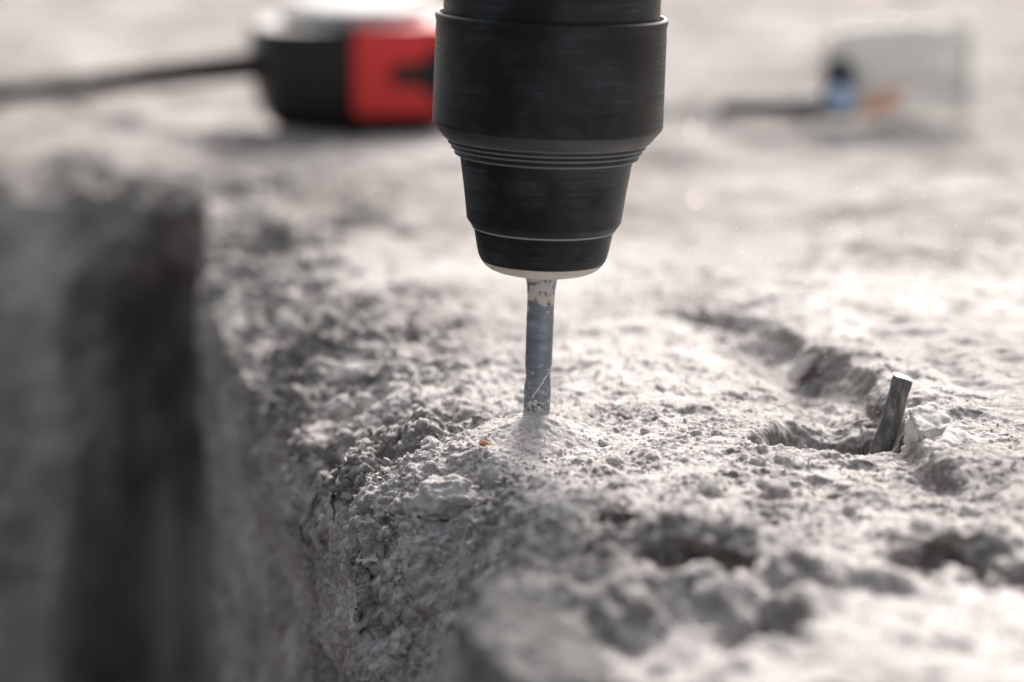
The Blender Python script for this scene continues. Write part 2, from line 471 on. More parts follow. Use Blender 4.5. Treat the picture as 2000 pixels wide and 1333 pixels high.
    J = np.where((wall < 0.5) & (P[:, 1] > 450) & (P[:, 1] < 700) & (P[:, 0] > 20) & (P[:, 0] < 130))[0]
    rough[J] = np.maximum(rough[J], 0.34 * np.exp(-(polyline_dist(P[J, 0], P[J, 1], STEP) / 11.0) ** 2) * sstep(25, 50, P[J, 0]))
    rough = rough * (0.40 + 0.75 * sstep(-0.25, 0.40, perlin(P / 27 + 61)))
    for (cx, cy, r_) in [(31, 406, 15), (74, 406, 15), (18, 428, 11)]:
        rough = np.maximum(rough, 0.62 * np.exp(-(np.hypot(P[:, 0] - cx, P[:, 1] - cy) / r_) ** 4) * (1 - wall))
    N = normals(P)
    I = np.where(rough > 0.03)[0]
    Q = P[I]
    jit = np.stack([perlin(Q / 5 + 40), perlin(Q / 5 + 50), perlin(Q / 5 + 60)], -1) * 1.6
    ap = lambda q: np.abs(perlin(q))
    d = -10.0 * ap((Q + jit) / 21.0 + 2) + 5.0 * ap((Q + 0.6 * jit) / 10.0 + 6) - 5.0 * ap(Q / 5.2 + 9) - 2.2 * ap(Q / 2.4 + 4)
    d += 3.2 * lumps((Q + jit) / 11.0, 0.45) + 3.0
    d += 1.6 * fbm(Q / 16.0, 3) - 4.0 * lumps((Q + jit) / 10.0 + 5, 0.35, 55)
    P[I] += N[I] * (d * rough[I])[:, None]
    # crust: soft pits and ripples on the flat part
    top = (1 - wall)
    near = (P[:, 1] > 250) & (P[:, 1] < 760) & (np.abs(P[:, 0]) < 200)
    I = np.where((wall < 0.5) & near)[0]
    Q = P[I] * [1, 1, 0.3]
    pits = lumps(Q / [5.5, 6.5, 5.5], 0.30, 13)
    hol = lumps(Q / [2.4, 2.8, 2.4], 0.35, 19)
    P[I, 2] += (-1.9 * pits - 0.75 * hol) * (1 - rough[I]) * (0.45 + 0.55 * sstep(20, 60, P[I, 0]))
    # medium and fine relief everywhere, along the normal
    N = normals(P)
    Q = P.copy()
    med = 0.75 * fbm(Q / 7.5 + 11, 4, 0.55) * farm
    med *= 0.75 + 0.9 * rough + 0.35 * wall
    P += N * med[:, None]
    I = np.where((P[:, 1] > 395) & (P[:, 1] < 650) & (np.abs(P[:, 0]) < 125) & (P[:, 2] > -75))[0]
    Q = P[I]
    grit = np.clip(np.maximum(rough[I], bite[I]) + 0.5 * fore[I], 0, 1)
    clumpy = sstep(-0.25, 0.45, perlin(Q / 11 + 70)) * 0.75 + 0.25
    clumpy = np.maximum(clumpy, rough[I]) * (1 - 0.8 * np.exp(-(np.hypot(Q[:, 0] - 5, Q[:, 1] - 492) / 11) ** 2)) * (1 - 0.65 * sstep(35, 75, Q[:, 0]))
    f = (0.85 + 0.55 * grit) * lumps(Q / 1.7, 0.5, 3) * clumpy + (0.52 + 0.65 * grit) * lumps(Q / 0.85, 0.5, 29) * (0.35 + 0.65 * clumpy)
    f -= 1.5 * grit * lumps(Q / 2.3 + 3, 0.35, 61)
    f += 0.20 * fbm(Q / 0.9 + 5, 2, 0.6)
    P[I] += N[I] * f[:, None]
    # cone of drilling powder
    dc = np.hypot(P[:, 0] - 4.9, P[:, 1] - 498)
    I = np.where((dc < 26) & (wall < 0.5))[0]
    cone = 2.2 - 0.40 * dc[I] + 0.9 * perlin(P[I] * [1, 1, 0] / 7 + 15) + 0.30 * perlin(P[I] * [1, 1, 0] / 2.2) + 0.40 * lumps(P[I] * [1, 1, 0] / 0.9, 0.6, 2) + 0.2 * lumps(P[I] * [1, 1, 0] / 1.9, 0.3, 8)
    h_ = np.clip(0.5 + 0.5 * (cone - P[I, 2]) / 1.2, 0, 1)
    P[I, 2] = P[I, 2] * (1 - h_) + cone * h_ + 1.2 * h_ * (1 - h_) * 0.5
    fresh = np.zeros(len(P)); fresh[I] = h_
    # scored marks down the wall
    I = np.where((wall > 0.5) & (P[:, 2] > -140))[0]
    Q = P[I] * [1, 1, 0.35]
    P[I] += N[I] * (2.2 * perlin(Q / 4.5 + 3) + 3.2 * perlin(Q / 15 + 8) - 2.6 * lumps(P[I] / [7, 7, 9], 0.35, 41) + 0.6 * lumps(P[I] / 2.2, 0.5, 43) + 1.2 * lumps(P[I] / 5.0, 0.35, 47))[:, None]
    # dust lies on the top, not on the freshly broken faces
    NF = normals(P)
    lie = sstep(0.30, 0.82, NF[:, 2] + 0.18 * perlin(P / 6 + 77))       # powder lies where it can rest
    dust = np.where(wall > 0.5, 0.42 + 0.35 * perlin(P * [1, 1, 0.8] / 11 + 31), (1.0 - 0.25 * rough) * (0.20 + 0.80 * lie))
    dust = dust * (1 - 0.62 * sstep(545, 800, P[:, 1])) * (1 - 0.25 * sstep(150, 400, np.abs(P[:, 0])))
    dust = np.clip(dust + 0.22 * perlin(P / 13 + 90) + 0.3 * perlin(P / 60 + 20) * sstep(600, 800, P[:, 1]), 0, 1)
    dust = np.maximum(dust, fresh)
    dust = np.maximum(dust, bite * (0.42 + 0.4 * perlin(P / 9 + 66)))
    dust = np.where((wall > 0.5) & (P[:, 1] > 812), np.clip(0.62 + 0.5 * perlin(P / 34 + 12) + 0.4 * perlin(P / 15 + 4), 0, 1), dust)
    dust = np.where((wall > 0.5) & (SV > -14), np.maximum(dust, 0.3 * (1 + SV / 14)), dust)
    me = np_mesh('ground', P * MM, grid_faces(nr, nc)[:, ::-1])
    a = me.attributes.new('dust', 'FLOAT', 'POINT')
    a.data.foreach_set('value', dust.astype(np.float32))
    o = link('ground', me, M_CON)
    tag(o, 'pale dusty broken concrete slab with a crumbled edge above the trench', 'ground', kind='structure')
    return P, nr, nc, rough, wall, normals(P)

GP, GNR, GNC, GROUGH, GWALL, GN = build_ground()
_top = np.where(GWALL < 0.5)[0]
_sel = _top[(GP[_top, 1] > 250) & (GP[_top, 1] < 1500) & (np.abs(GP[_top, 0]) < 400)]
_cell = {}
for _i in _sel[::3]:
    _cell.setdefault((int(GP[_i, 0] // 4), int(GP[_i, 1] // 4)), []).append(_i)

def ground_z(x, y, r=1.5):
    """height of the finished slab at a point (mm)"""
    c = []
    for i in (-1, 0, 1):
        for j in (-1, 0, 1):
            c += _cell.get((int(x // 4) + i, int(y // 4) + j), [])
    if not c:
        d = (GP[_sel, 0] - x) ** 2 + (GP[_sel, 1] - y) ** 2
        return float(GP[_sel[d.argmin()], 2])
    c = np.array(c)
    d = (GP[c, 0] - x) ** 2 + (GP[c, 1] - y) ** 2
    k = np.argsort(d)[:6]
    return float(np.mean(GP[c[k], 2]))

# bottom of the trench, and an unseen other side added to darken it
def build_sheet(name, org, u, v, nu, nv, amp, label, cat):
    a, b = np.meshgrid(np.linspace(0, 1, nu), np.linspace(0, 1, nv), indexing='ij')
    P = np.array(org) + a.ravel()[:, None] * np.array(u) + b.ravel()[:, None] * np.array(v)
    n = np.cross(u, v); n = n / np.linalg.norm(n)
    P = P + n * (amp * fbm(P / 40.0, 4))[:, None]
    me = np_mesh(name, P * MM, grid_faces(nu, nv))
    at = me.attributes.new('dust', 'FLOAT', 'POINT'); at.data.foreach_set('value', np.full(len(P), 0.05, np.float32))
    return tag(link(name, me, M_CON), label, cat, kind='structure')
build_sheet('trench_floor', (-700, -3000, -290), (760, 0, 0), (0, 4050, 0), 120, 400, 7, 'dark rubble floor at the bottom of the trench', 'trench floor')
build_sheet('trench_shade_wall', (-520, -3000, -300), (0, 0, 300), (0, 3845, 0), 60, 400, 5, 'unseen rough concrete wall added across the trench to darken it', 'wall')
build_sheet('ground', (-30000, -3000, -1), (29481, 0, 0), (0, 3832, 0), 160, 160, 3, 'unseen concrete slab added on the far side to darken the trench', 'ground')

# ------------------------------------------------------------------ hammer drill
TILT = R(2.0)
BASE = np.array([4.9, 499.5, ground_z(4.9, 492)]) * 1.0
BASE[2] = 0.0
AX = np.array([math.sin(TILT), 0.0, math.cos(TILT)])

def proj(p):
    z = p[2] - 124.0; pr = R(PITCH)
    f = p[1] * math.cos(pr) - z * math.sin(pr); u = p[1] * math.sin(pr) + z * math.cos(pr)
    return 1000 + 5000 * p[0] / f, 666.5 - 5000 * u / f, f

def hr(py, hw):
    """axis height and radius (mm) for a silhouette read at image row py with half-width hw"""
    lo, hi = -30.0, 200.0
    for _ in range(50):
        m = (lo + hi) / 2
        if proj(BASE + AX * m)[1] > py: lo = m
        else: hi = m
    f = proj(BASE + AX * lo)[2]
    return lo, hw * f / 5000.0

def lathe(name, prof, material, parent, seg=128, smooth_angle=35):
    """prof: list of (r, h) mm going round the section"""
    bm = bmesh.new()
    rings = []
    for r, h in prof:
        if r < 1e-4:
            rings.append([bm.verts.new((0, 0, h * MM))])
        else:
            rings.append([bm.verts.new((r * MM * math.cos(2 * math.pi * k / seg), r * MM * math.sin(2 * math.pi * k / seg), h * MM)) for k in range(seg)])
    for a, b in zip(rings[:-1], rings[1:]):
        for k in range(seg):
            k2 = (k + 1) % seg
            if len(a) == 1 and len(b) == 1: continue
            if len(a) == 1: bm.faces.new((a[0], b[k2], b[k]))
            elif len(b) == 1: bm.faces.new((a[k], a[k2], b[0]))
            else: bm.faces.new((a[k], a[k2], b[k2], b[k]))
    bmesh.ops.recalc_face_normals(bm, faces=bm.faces)
    for f in bm.faces: f.smooth = True
    for e in bm.edges:
        if len(e.link_faces) == 2 and e.calc_face_angle(0) > R(smooth_angle): e.smooth = False
    me = bpy.data.meshes.new(name); bm.to_mesh(me); bm.free()
    return link(name, me, material, parent)

drill = empty('hammer_drill', tuple(BASE * MM))
drill.rotation_euler = (0, TILT, 0)
tag(drill, 'black hammer drill chuck with its steel bit boring into the pale concrete', 'drill')
h_rim, r_rim = hr(31, 228)
h_sl, r_sl = hr(243, 225)
h_ch, r_ch = hr(270, 201)
h_r1, r_r1 = hr(281, 192)
h_r2, r_r2 = hr(291, 185)
h_r3, r_r3 = hr(303, 178)
h_ct, r_ct = hr(311, 168)
h_cb, r_cb = hr(430, 151.5)
h_cc, r_cc = hr(445, 137.5)
h_d1, r_d1 = hr(497, 126)
h_bot, r_b = hr(543, 80)
r_col = hr(20, 212)[1]
# collar and the gear housing above it
lathe('collar', [(0, h_rim - 4), (r_col, h_rim - 4), (r_col, h_rim + 20), (r_col - 0.6, h_rim + 20.6), (r_col - 1.6, h_rim + 20.6), (r_col - 1.6, h_rim + 22), (r_col + 3, h_rim + 26), (r_col + 5, h_rim + 38), (r_col + 5, h_rim + 70), (r_col + 3.5, h_rim + 72), (0, h_rim + 72)], M_BLACK, drill)
sleeve = lathe('sleeve', [(r_col + 0.35, h_rim - 3.5), (r_rim - 1.0, h_rim - 0.2), (r_rim - 0.75, h_rim + 0.25), (r_rim - 0.35, h_rim + 0.3), (r_rim - 0.05, h_rim), (r_rim, h_rim - 0.6), (r_rim - 0.25, h_rim - 1.6),
                (r_rim - 0.18, h_rim - 3.0), (r_sl + 0.05, h_sl + 0.5), (r_sl, h_sl + 0.12), (r_sl - 0.12, h_sl - 0.1), (r_ch + 0.25, h_ch + 0.12), (r_ch + 0.1, h_ch - 0.05), (r_ch - 0.5, h_ch - 0.1), (r_ch - 3, h_ch + 0.2)], M_BLACK, drill, 192)
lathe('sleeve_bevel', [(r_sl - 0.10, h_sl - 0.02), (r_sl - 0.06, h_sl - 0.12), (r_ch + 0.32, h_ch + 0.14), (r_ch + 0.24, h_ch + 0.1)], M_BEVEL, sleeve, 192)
lathe('pale_rim', [(r_ch + 0.11, h_ch + 0.02), (r_ch + 0.15, h_ch - 0.07), (r_ch + 0.02, h_ch - 0.15), (r_ch - 0.2, h_ch - 0.13), (r_ch - 0.2, h_ch - 0.02)], M_EDGE, sleeve, 192)
# raised lock arrow moulded on the sleeve
def on_sleeve(name, pts, h0, parent):
    bm = bmesh.new()
    rr = lambda h: r_sl + (r_rim - r_sl) * (h - h_sl) / (h_rim - h_sl)
    ring = []
    n = 8
    (a0, z0), (a1, z1), wd = pts
    cols = []
    for k in range(n + 1):
        t = k / n
        a = a0 + (a1 - a0) * t; z = z0 + (z1 - z0) * t
        dirv = Vector(((a1 - a0) * r_sl, z1 - z0)).normalized()
        nx, nz = -dirv.y, dirv.x
        c = []
        for sgn, lift in ((-1, -0.05), (-0.7, h0), (0.7, h0), (1, -0.05)):
            aa = a + nx * wd * sgn / r_sl; zz = z + nz * wd * sgn
            r = rr(zz) + lift
            c.append(bm.verts.new((r * MM * math.sin(aa), -r * MM * math.cos(aa), zz * MM)))
        cols.append(c)
    for a, b in zip(cols[:-1], cols[1:]):
        for k in range(3): bm.faces.new((a[k], a[k + 1], b[k + 1], b[k]))
    bmesh.ops.recalc_face_normals(bm, faces=bm.faces)
    for f in bm.faces: f.smooth = True
    me = bpy.data.meshes.new(name); bm.to_mesh(me); bm.free()
    return link(name, me, M_BLACK, parent)
hA = hr(203, 0)[0]; hB = hr(150, 0)[0]
on_sleeve('lock_arrow', ((0.15, hA), (0.66, hA), 0.45), 0.11, sleeve)
on_sleeve('lock_arrow', ((0.66, hA + 0.2), (0.36, hB), 0.6), 0.11, sleeve)
# three stepped rings under the sleeve
for i, (ra, ha, rb, hb) in enumerate([(r_ch - 0.35, h_ch + 0.3, r_r1, h_r1), (r_r1 - 0.25, h_r1 + 0.2, r_r2, h_r2), (r_r2 - 0.25, h_r2 + 0.2, r_r3, h_r3)]):
    ring = lathe('stepped_ring', [(rb - 2.5, ha + 0.3), (ra - 0.5, ha), (rb + 0.25, hb + 0.35), (rb + 0.12, hb), (rb - 0.25, hb - 0.06), (rb - 2.5, hb)], M_RUB, drill, 192)
    lathe('pale_rim', [(rb + 0.23, hb + 0.08), (rb + 0.2, hb - 0.03), (rb + 0.06, hb - 0.09), (rb - 0.1, hb - 0.06), (rb - 0.1, hb + 0.02)], M_EDGE, ring, 192)
cone = lathe('nose_cone', [(r_ct - 1.5, h_ct + 0.9), (r_ct + 0.15, h_ct + 0.6), (r_ct + 0.05, h_ct), (r_ct * 0.55 + r_cb * 0.45 - 0.1, h_ct * 0.55 + h_cb * 0.45), (r_cb + 0.05, h_cb + 1.0), (r_cb, h_cb + 0.3), (r_cb - 0.25, h_cb - 0.15), (r_cc + 0.25, h_cc + 0.12), (r_cc + 0.1, h_cc - 0.02), (r_cc - 1.5, h_cc + 0.1)], M_RUB, drill, 192)
lathe('pale_rim', [(r_cc + 0.36, h_cc + 0.16), (r_cc + 0.33, h_cc - 0.04), (r_cc + 0.12, h_cc - 0.14), (r_cc - 0.1, h_cc - 0.1), (r_cc - 0.1, h_cc + 0.05)], M_EDGE, cone, 192)
cup_pts = [(485, 129), (497, 126), (504, 123), (509, 120)]
cupp = [(r_cc - 1.2, h_cc + 0.3), (r_cc - 0.06, h_cc + 0.1), (r_cc - 0.3, h_cc - 1.2)] + [hr(a, b)[::-1] for a, b in cup_pts]
sealp = [hr(509, 119.6)[::-1]] + [hr(a, b)[::-1] for a, b in [(514, 116.5), (519, 111.5), (524, 104), (528, 94), (531, 82), (532.5, 66), (532, 45)]]
lathe('dust_cap', cupp + [(sealp[0][0] - 2.5, sealp[0][1] + 0.2)], M_RUB, drill, 192)
M_SEAL = rock_material('dusty_seal', (0.40, 0.375, 0.35), (0.56, 0.53, 0.50), 120.0, 0.75)
lathe('seal_ring', [(sealp[0][0] - 1.5, sealp[0][1] + 0.4)] + sealp + [(0.5, sealp[-1][1] + 0.3)], M_SEAL, drill, 192)

# the bit: plain shank with a caked flare under the seal and a spiral flute that runs into the hole
def build_bit():
    r0 = hr(700, 26.3)[1]
    hb = sealp[-1][1]
    hs = np.concatenate([np.arange(-22, 16, 0.22), np.arange(16, hb + 1.0, 0.25)])
    seg = 96
    V = []
    for h in hs:
        flare = hr(545, 35)[1] - r0
        r = r0 + flare * np.exp(-max(0, hb - h - 0.4) / 1.5)
        th = np.arange(seg) * 2 * math.pi / seg
        rr = np.full(seg, r)
        if h < 13:
            k = sstep(13.5, 5.0, h)
            for ph in (0, math.pi):
                u = (th - (-h * 0.22 - 1.05 + ph) + math.pi) % (2 * math.pi) - math.pi
                rr = rr - k * 0.42 * np.exp(-(u / 0.55) ** 4)
        V.append(np.stack([rr * np.cos(th), rr * np.sin(th), np.full(seg, h)], -1))
    V = np.concatenate(V)
    c = V.copy(); nz = perlin(c / 0.7) * 0.035 + perlin(c / 2.0) * 0.02
    nz += np.where(c[:, 2] > hb - 3, 0.10 * np.maximum(0, perlin(c / 0.9 + 4)), 0)
    rad = np.hypot(V[:, 0], V[:, 1])
    V[:, :2] *= ((rad + nz) / rad)[:, None]
    me = np_mesh('drill_bit', V * MM, grid_faces(len(hs), seg, True))
    return link('drill_bit', me, M_BIT, drill)
bit = build_bit()
M_POWDER = mat('packed_powder', (0.44, 0.42, 0.40), 0.95, 0.0, 0.0)[0]
_rb = hr(700, 26.3)[1]
tube_later = [( (_rb + 0.0) * math.cos(a_), (_rb + 0.0) * math.sin(a_), h_) for a_, h_ in [(R(-5 - 115 * k_ / 24), 12.0 - 7.6 * (k_ / 24) ** 1.25) for k_ in range(25)]]
bit['label'] = 'blue grey steel masonry bit caked with dust'

# ------------------------------------------------------------------ cut steel bar in the pit
def tube(name, pts, rad, material, parent=None, seg=24, cap=True, rough=0.0, squash=(1, 1), twist=0.0):
    pts = [Vector(p) for p in pts]
    V = []; n = len(pts)
    rads = rad if isinstance(rad, (list, tuple)) else [rad] * n
    for i, p in enumerate(pts):
        t = (pts[min(i + 1, n - 1)] - pts[max(i - 1, 0)]).normalized()
        a = t.cross(Vector((0, 1, 0.01))).normalized(); b = t.cross(a).normalized()
        for k in range(seg):
            an = 2 * math.pi * k / seg
            ca, sa = math.cos(an) * squash[0], math.sin(an) * squash[1]
            tw = twist * i / n
            ca, sa = ca * math.cos(tw) - sa * math.sin(tw), ca * math.sin(tw) + sa * math.cos(tw)
            V.append(p + (a * ca + b * sa) * rads[i])
    V = np.array([v[:] for v in V])
    if rough:
        Q = V.copy()
        V = V + (np.stack([perlin(Q / 0.8 + 2), perlin(Q / 0.8 + 30), perlin(Q / 2.5 + 4)], -1) * rough)
    F = grid_faces(n, seg, True)
    bm = bmesh.new()
    vs = [bm.verts.new(tuple(v * MM)) for v in V]
    for f in F: bm.faces.new([vs[i] for i in f])
    if cap:
        bm.faces.new(vs[:seg][::-1]); bm.faces.new(vs[-seg:])
    bmesh.ops.recalc_face_normals(bm, faces=bm.faces)
    for f in bm.faces: f.smooth = len(f.verts) == 4
    for e in bm.edges:
        if len(e.link_faces) == 2 and e.calc_face_angle(0) > R(45): e.smooth = False
    me = bpy.data.meshes.new(name); bm.to_mesh(me); bm.free()
    return link(name, me, material, parent)

tube('flute_edge', tube_later, [0.05] + [0.17] * 22 + [0.1, 0.04], M_POWDER, bit, 8)

def rebar():
    m, nt, b = mat('dark_rusty_steel', rough=0.6, metal=0.35)
    L = nt.links
    tc = node(nt, 'ShaderNodeTexCoord')
    mp = node(nt, 'ShaderNodeMapping'); mp.inputs['Scale'].default_value = (700, 700, 110); mp.inputs['Rotation'].default_value = (0, R(-21), 0)
    L.new(tc.outputs['Object'], mp.inputs[0])
    n = node(nt, 'ShaderNodeTexNoise', Scale=1.0, Detail=5.0, Roughness=0.65); L.new(mp.outputs[0], n.inputs[0])
    L.new(ramp(nt, n.outputs['Fac'], [(0.3, (0.035, 0.034, 0.034)), (0.5, (0.08, 0.077, 0.074)), (0.74, (0.24, 0.225, 0.21))]).outputs[0], b.inputs['Base Color'])
    x0, y0, z0 = at_depth(1674, 985, 489)
    x1, y1, z1 = at_depth(1763, 740, 495)
    root = empty('cut_steel_bar', (x0 * MM, y0 * MM, z0 * MM))
    tag(root, 'short dark cut steel bar leaning up out of the chiselled pit', 'steel bar')
    p0 = Vector((0, 0, 0)); p1 = Vector((x1 - x0, y1 - y0, z1 - z0))
    pts = [p0 + (p1 - p0) * (i / 30) + Vector((0.75 * math.sin(math.pi * i / 30), 0, 0)) for i in range(31)]
    rb = tube('shank', pts, [2.0 + 0.05 * math.sin(i * 0.9) for i in range(31)], m, root, 40, True, 0.12)
    mc, nt, b = mat('cut_steel', (0.55, 0.55, 0.52), 0.35, 0.8)
    n = node(nt, 'ShaderNodeTexNoise', Scale=1400.0, Detail=3.0)
    L = nt.links; L.new(ramp(nt, n.outputs['Fac'], [(0.35, (0.20, 0.20, 0.19)), (0.65, (0.55, 0.54, 0.50))]).outputs[0], b.inputs['Base Color'])
    # sheared face, slightly oblique, with a burr on one side
    d = (p1 - p0).normalized()
    d = (pts[-1] - pts[-2]).normalized(); d2 = (d + Vector((0.08, -0.30, 0))).normalized()
    tube('cut_face', [p1 - d * 0.5, p1 + d2 * 0.05, p1 + d2 * 0.35, p1 + d2 * 0.42], [1.9, 2.06, 2.02, 1.85], mc, root, 40, True, 0.10)
    return root
rebar()

# ------------------------------------------------------------------ loose pieces of concrete
def rock(name, loc, size, material, seed, label, cat, group=None, facet=0.5, rot=0.0, sub=5, fine=1.0, tilt=(0, 0)):
    bm = bmesh.new()
    bmesh.ops.create_icosphere(bm, subdivisions=sub, radius=1.0)
    V = np.array([v.co[:] for v in bm.verts])
    rg = np.random.default_rng(seed)
    # cut by random planes for broken facets
    for _ in range(11):
        n = rg.normal(size=3); n /= np.linalg.norm(n)
        dcut = rg.uniform(0.45, 0.85)
        over = np.maximum(0, V @ n - dcut)
        V = V - over[:, None] * n * facet
    V = V * (1 + 0.22 * fbm(V * 1.3 + seed, 3))[:, None]
    S = V * np.array(size)
    nn = V / np.linalg.norm(V, axis=1, keepdims=True)
    S = S + nn * ((0.35 * lumps(S / 1.8 + seed, 0.55) + 0.16 * lumps(S / 0.8 + seed, 0.55, 9) + 0.22 * fbm(S / 2.2 + seed, 3)) * fine)[:, None]
    for v, c in zip(bm.verts, S): v.co = c * MM
    bm.transform(Matrix.Rotation(tilt[0], 4, 'X') @ Matrix.Rotation(tilt[1], 4, 'Y'))
    for f in bm.faces: f.smooth = True
    me = bpy.data.meshes.new(name); bm.to_mesh(me); bm.free()
    o = link(name, me, material, None, tuple(np.array(loc) * MM))
    o.rotation_euler = (0, 0, rot)
    return tag(o, label, cat, group)

def on_ground(px, py, z=0.0, lift=0.0):
    x, y = on_z(px, py, z)
    for _ in range(8):
        z = ground_z(x, y); x, y = on_z(px, py, z)
    return x, y, z + lift

x, y, z = at_depth(872, 935, 474)
rock('concrete_clod', (x, y, ground_z(x, y) * 0.5 + z * 0.5), (6.2, 5.0, 4.4), M_CLOD, 3, 'large dark grit clod hanging on the broken edge below the drill bit', 'clod', None, 0.25, 0.3, 6, 1.7)
x, y, z = on_ground(945, 872)
rock('brown_pebble', (x, y, z + 0.4), (1.15, 0.9, 0.8), M_ORANGE, 8, 'tiny orange brown pebble in the powder left of the drill bit', 'pebble', None, 0.7, 0.4, 4, 0.15)
x, y, z = on_ground(1580, 880)
rock('concrete_chip', (x, y, z + 0.1), (5.2, 2.2, 0.9), M_CRUMB, 17, 'long smooth pale chip lying flat on the slab beside the pit', 'chip', None, 0.6, -0.35, 5, 0.2)
x, y, z = on_ground(592, 700)
rock('concrete_chip', (x, y, z + 1.0), (1.5, 4.2, 2.4), M_CHIP, 31, 'pale sliver of concrete lodged on the shoulder above the trench', 'chip', None, 0.9, 0.5, 5, 0.2, (-0.5, 0.3))

def hull_block(name, pts, material, label, cat, cuts=22, amp=0.5, seed=3):
    bm = bmesh.new()
    c = np.mean(np.array(pts), 0)
    for p in pts: bm.verts.new(tuple((np.array(p) - c) * MM))
    r = bmesh.ops.convex_hull(bm, input=list(bm.verts))
    bmesh.ops.delete(bm, geom=[e for e in r['geom_interior'] if isinstance(e, bmesh.types.BMVert)], context='VERTS')
    bmesh.ops.triangulate(bm, faces=list(bm.faces))
    bmesh.ops.subdivide_edges(bm, edges=list(bm.edges), cuts=cuts, use_grid_fill=True)
    bm.normal_update()
    V = np.array([v.co[:] for v in bm.verts]) / MM; N = np.array([v.normal[:] for v in bm.verts])
    d = 2.0 * fbm(V / 9 + seed, 4) + 1.3 * lumps(V / 3.4, 0.5, seed) + 0.6 * lumps(V / 1.5, 0.5, seed + 3) - 2.0 * lumps(V / 5.0 + 7, 0.4, seed + 5)
    V = V + N * (d * amp)[:, None]
    for v, q in zip(bm.verts, V): v.co = q * MM
    for f in bm.faces: f.smooth = True
    me = bpy.data.meshes.new(name); bm.to_mesh(me); bm.free()
    return tag(link(name, me, material, None, tuple(c * MM)), label, cat)
D_ = lambda L_: [at_depth(*p) for p in L_]
hull_block('concrete_shard', D_([(1774, 800, 483), (1822, 790, 489), (1866, 832, 484), (1796, 838, 477), (1764, 915, 482), (1806, 920, 476), (1880, 905, 480), (1860, 900, 492)]), M_CRUMB, 'crisp pale shard standing on the pit rim beside the steel bar', 'shard', 20, 0.6, 23)
hull_block('concrete_shard', D_([(1852, 838, 482), (1925, 858, 484), (1912, 902, 474), (1838, 905, 472), (1850, 960, 474), (1930, 950, 476), (1920, 900, 490), (1790, 930, 476)]), M_CRUMB, 'grey broken shard wedged low in the pit rim below the crisp pale one', 'shard', 20, 0.6, 29)
def ray_hit(px, py):
    for k in range(420, 800):
        q = at_depth(px, py, float(k))
        if ground_z(q[0], q[1]) >= q[2]: return q
    return at_depth(px, py, 560.0)
yc = ray_hit(1560, 735)[1] - 7.0
hull_block('concrete_chip', D_([(1534, 737, yc - 3), (1558, 700, yc - 1), (1592, 690, yc), (1590, 712, yc + 4), (1556, 742, yc - 2), (1548, 752, yc + 3), (1598, 726, yc + 8)]), M_CHIP, 'pale flat chip leaning at the foot of the chiselled step', 'chip', 12, 0.12, 12)
tops = [at_depth(*p) for p in [(888, 1222, 376), (962, 1178, 381), (1140, 1188, 386), (1005, 1320, 354), (1185, 1330, 358), (1100, 1400, 346)]]
hull_block('concrete_chunk', tops + [(p[0] + 2, p[1], p[2] - 30) for p in tops], M_GREY, 'big angular blurred concrete lump on the lip nearest the scooped bite', 'concrete lump', 30, 0.65)
for i, (px, py, sz) in enumerate([(868, 690, 3.4), (800, 668, 4.4), (770, 770, 2.6), (835, 745, 3.6), (905, 765, 2.0), (700, 735, 3.6), (720, 860, 3.0), (665, 800, 3.2), (790, 845, 2.4), (880, 640, 3.2), (640, 640, 4.6), (730, 600, 5.0), (540, 560, 4.6), (620, 560, 4.8), (560, 640, 3.8), (690, 900, 2.6), (955, 930, 2.3), (840, 870, 2.0)]):
    x, y, z = on_ground(px, py)
    near_bit = px > 760 and py > 730
    lab, gr = (('dusty crumbly clod on the broken edge close beside the drill bit', 'clods close beside the drill bit') if near_bit else
               ('big rounded clod on the shoulder towards the inner trench corner', 'clods towards the inner trench corner') if py < 645 else
               ('rounded dusty clod above the trench near the lodged pale sliver', 'clods near the lodged pale sliver'))
    rock('concrete_clod', (x, y, z + 0.15 * sz), (sz * 0.95, sz * random.uniform(0.75, 1.1), sz * random.uniform(0.6, 0.8)), M_CLOD, 50 + i, lab, 'clod', gr, 0.3, random.random() * 3, 5)
for i, (px, py, sz) in enumerate([(1200, 905, 1.7), (1480, 905, 1.6), (1385, 965, 2.3), (1325, 1000, 1.5), (1400, 850, 1.2), (1260, 845, 0.9), (1290, 762, 1.0), (1270, 1000, 1.3), (1180, 870, 1.2), (1490, 950, 1.6), (1635, 893, 1.0), (1530, 1010, 1.6), (1130, 905, 1.3), (1440, 1060, 2.6), (1370, 1130, 3.2), (1530, 1120, 2.4), (1800, 1040, 3.0), (1900, 1010, 2.6), (1240, 1040, 2.2), (1110, 1010, 2.4), (1660, 1000, 1.3)]):
    x, y, z = on_ground(px, py)
    lab, gr = (('tiny dusty clod on the flat slab between the bit and the pit', 'tiny clods between the bit and the pit') if sz < 1.25 else
               ('large rough clod among the chipped holes in the slab', 'large clods among the chipped holes') if py > 1030 else
               ('pea sized dusty clod lying on the flat slab short of the chipped holes', 'pea sized clods on the flat slab'))
    rock('concrete_clod', (x, y, z + 0.2 * sz), (sz, sz * random.uniform(0.8, 1.1), sz * random.uniform(0.65, 0.9)), M_CLOD, 90 + i, lab, 'clod', gr, 0.3, random.random() * 3, 4 if sz < 2 else 5)

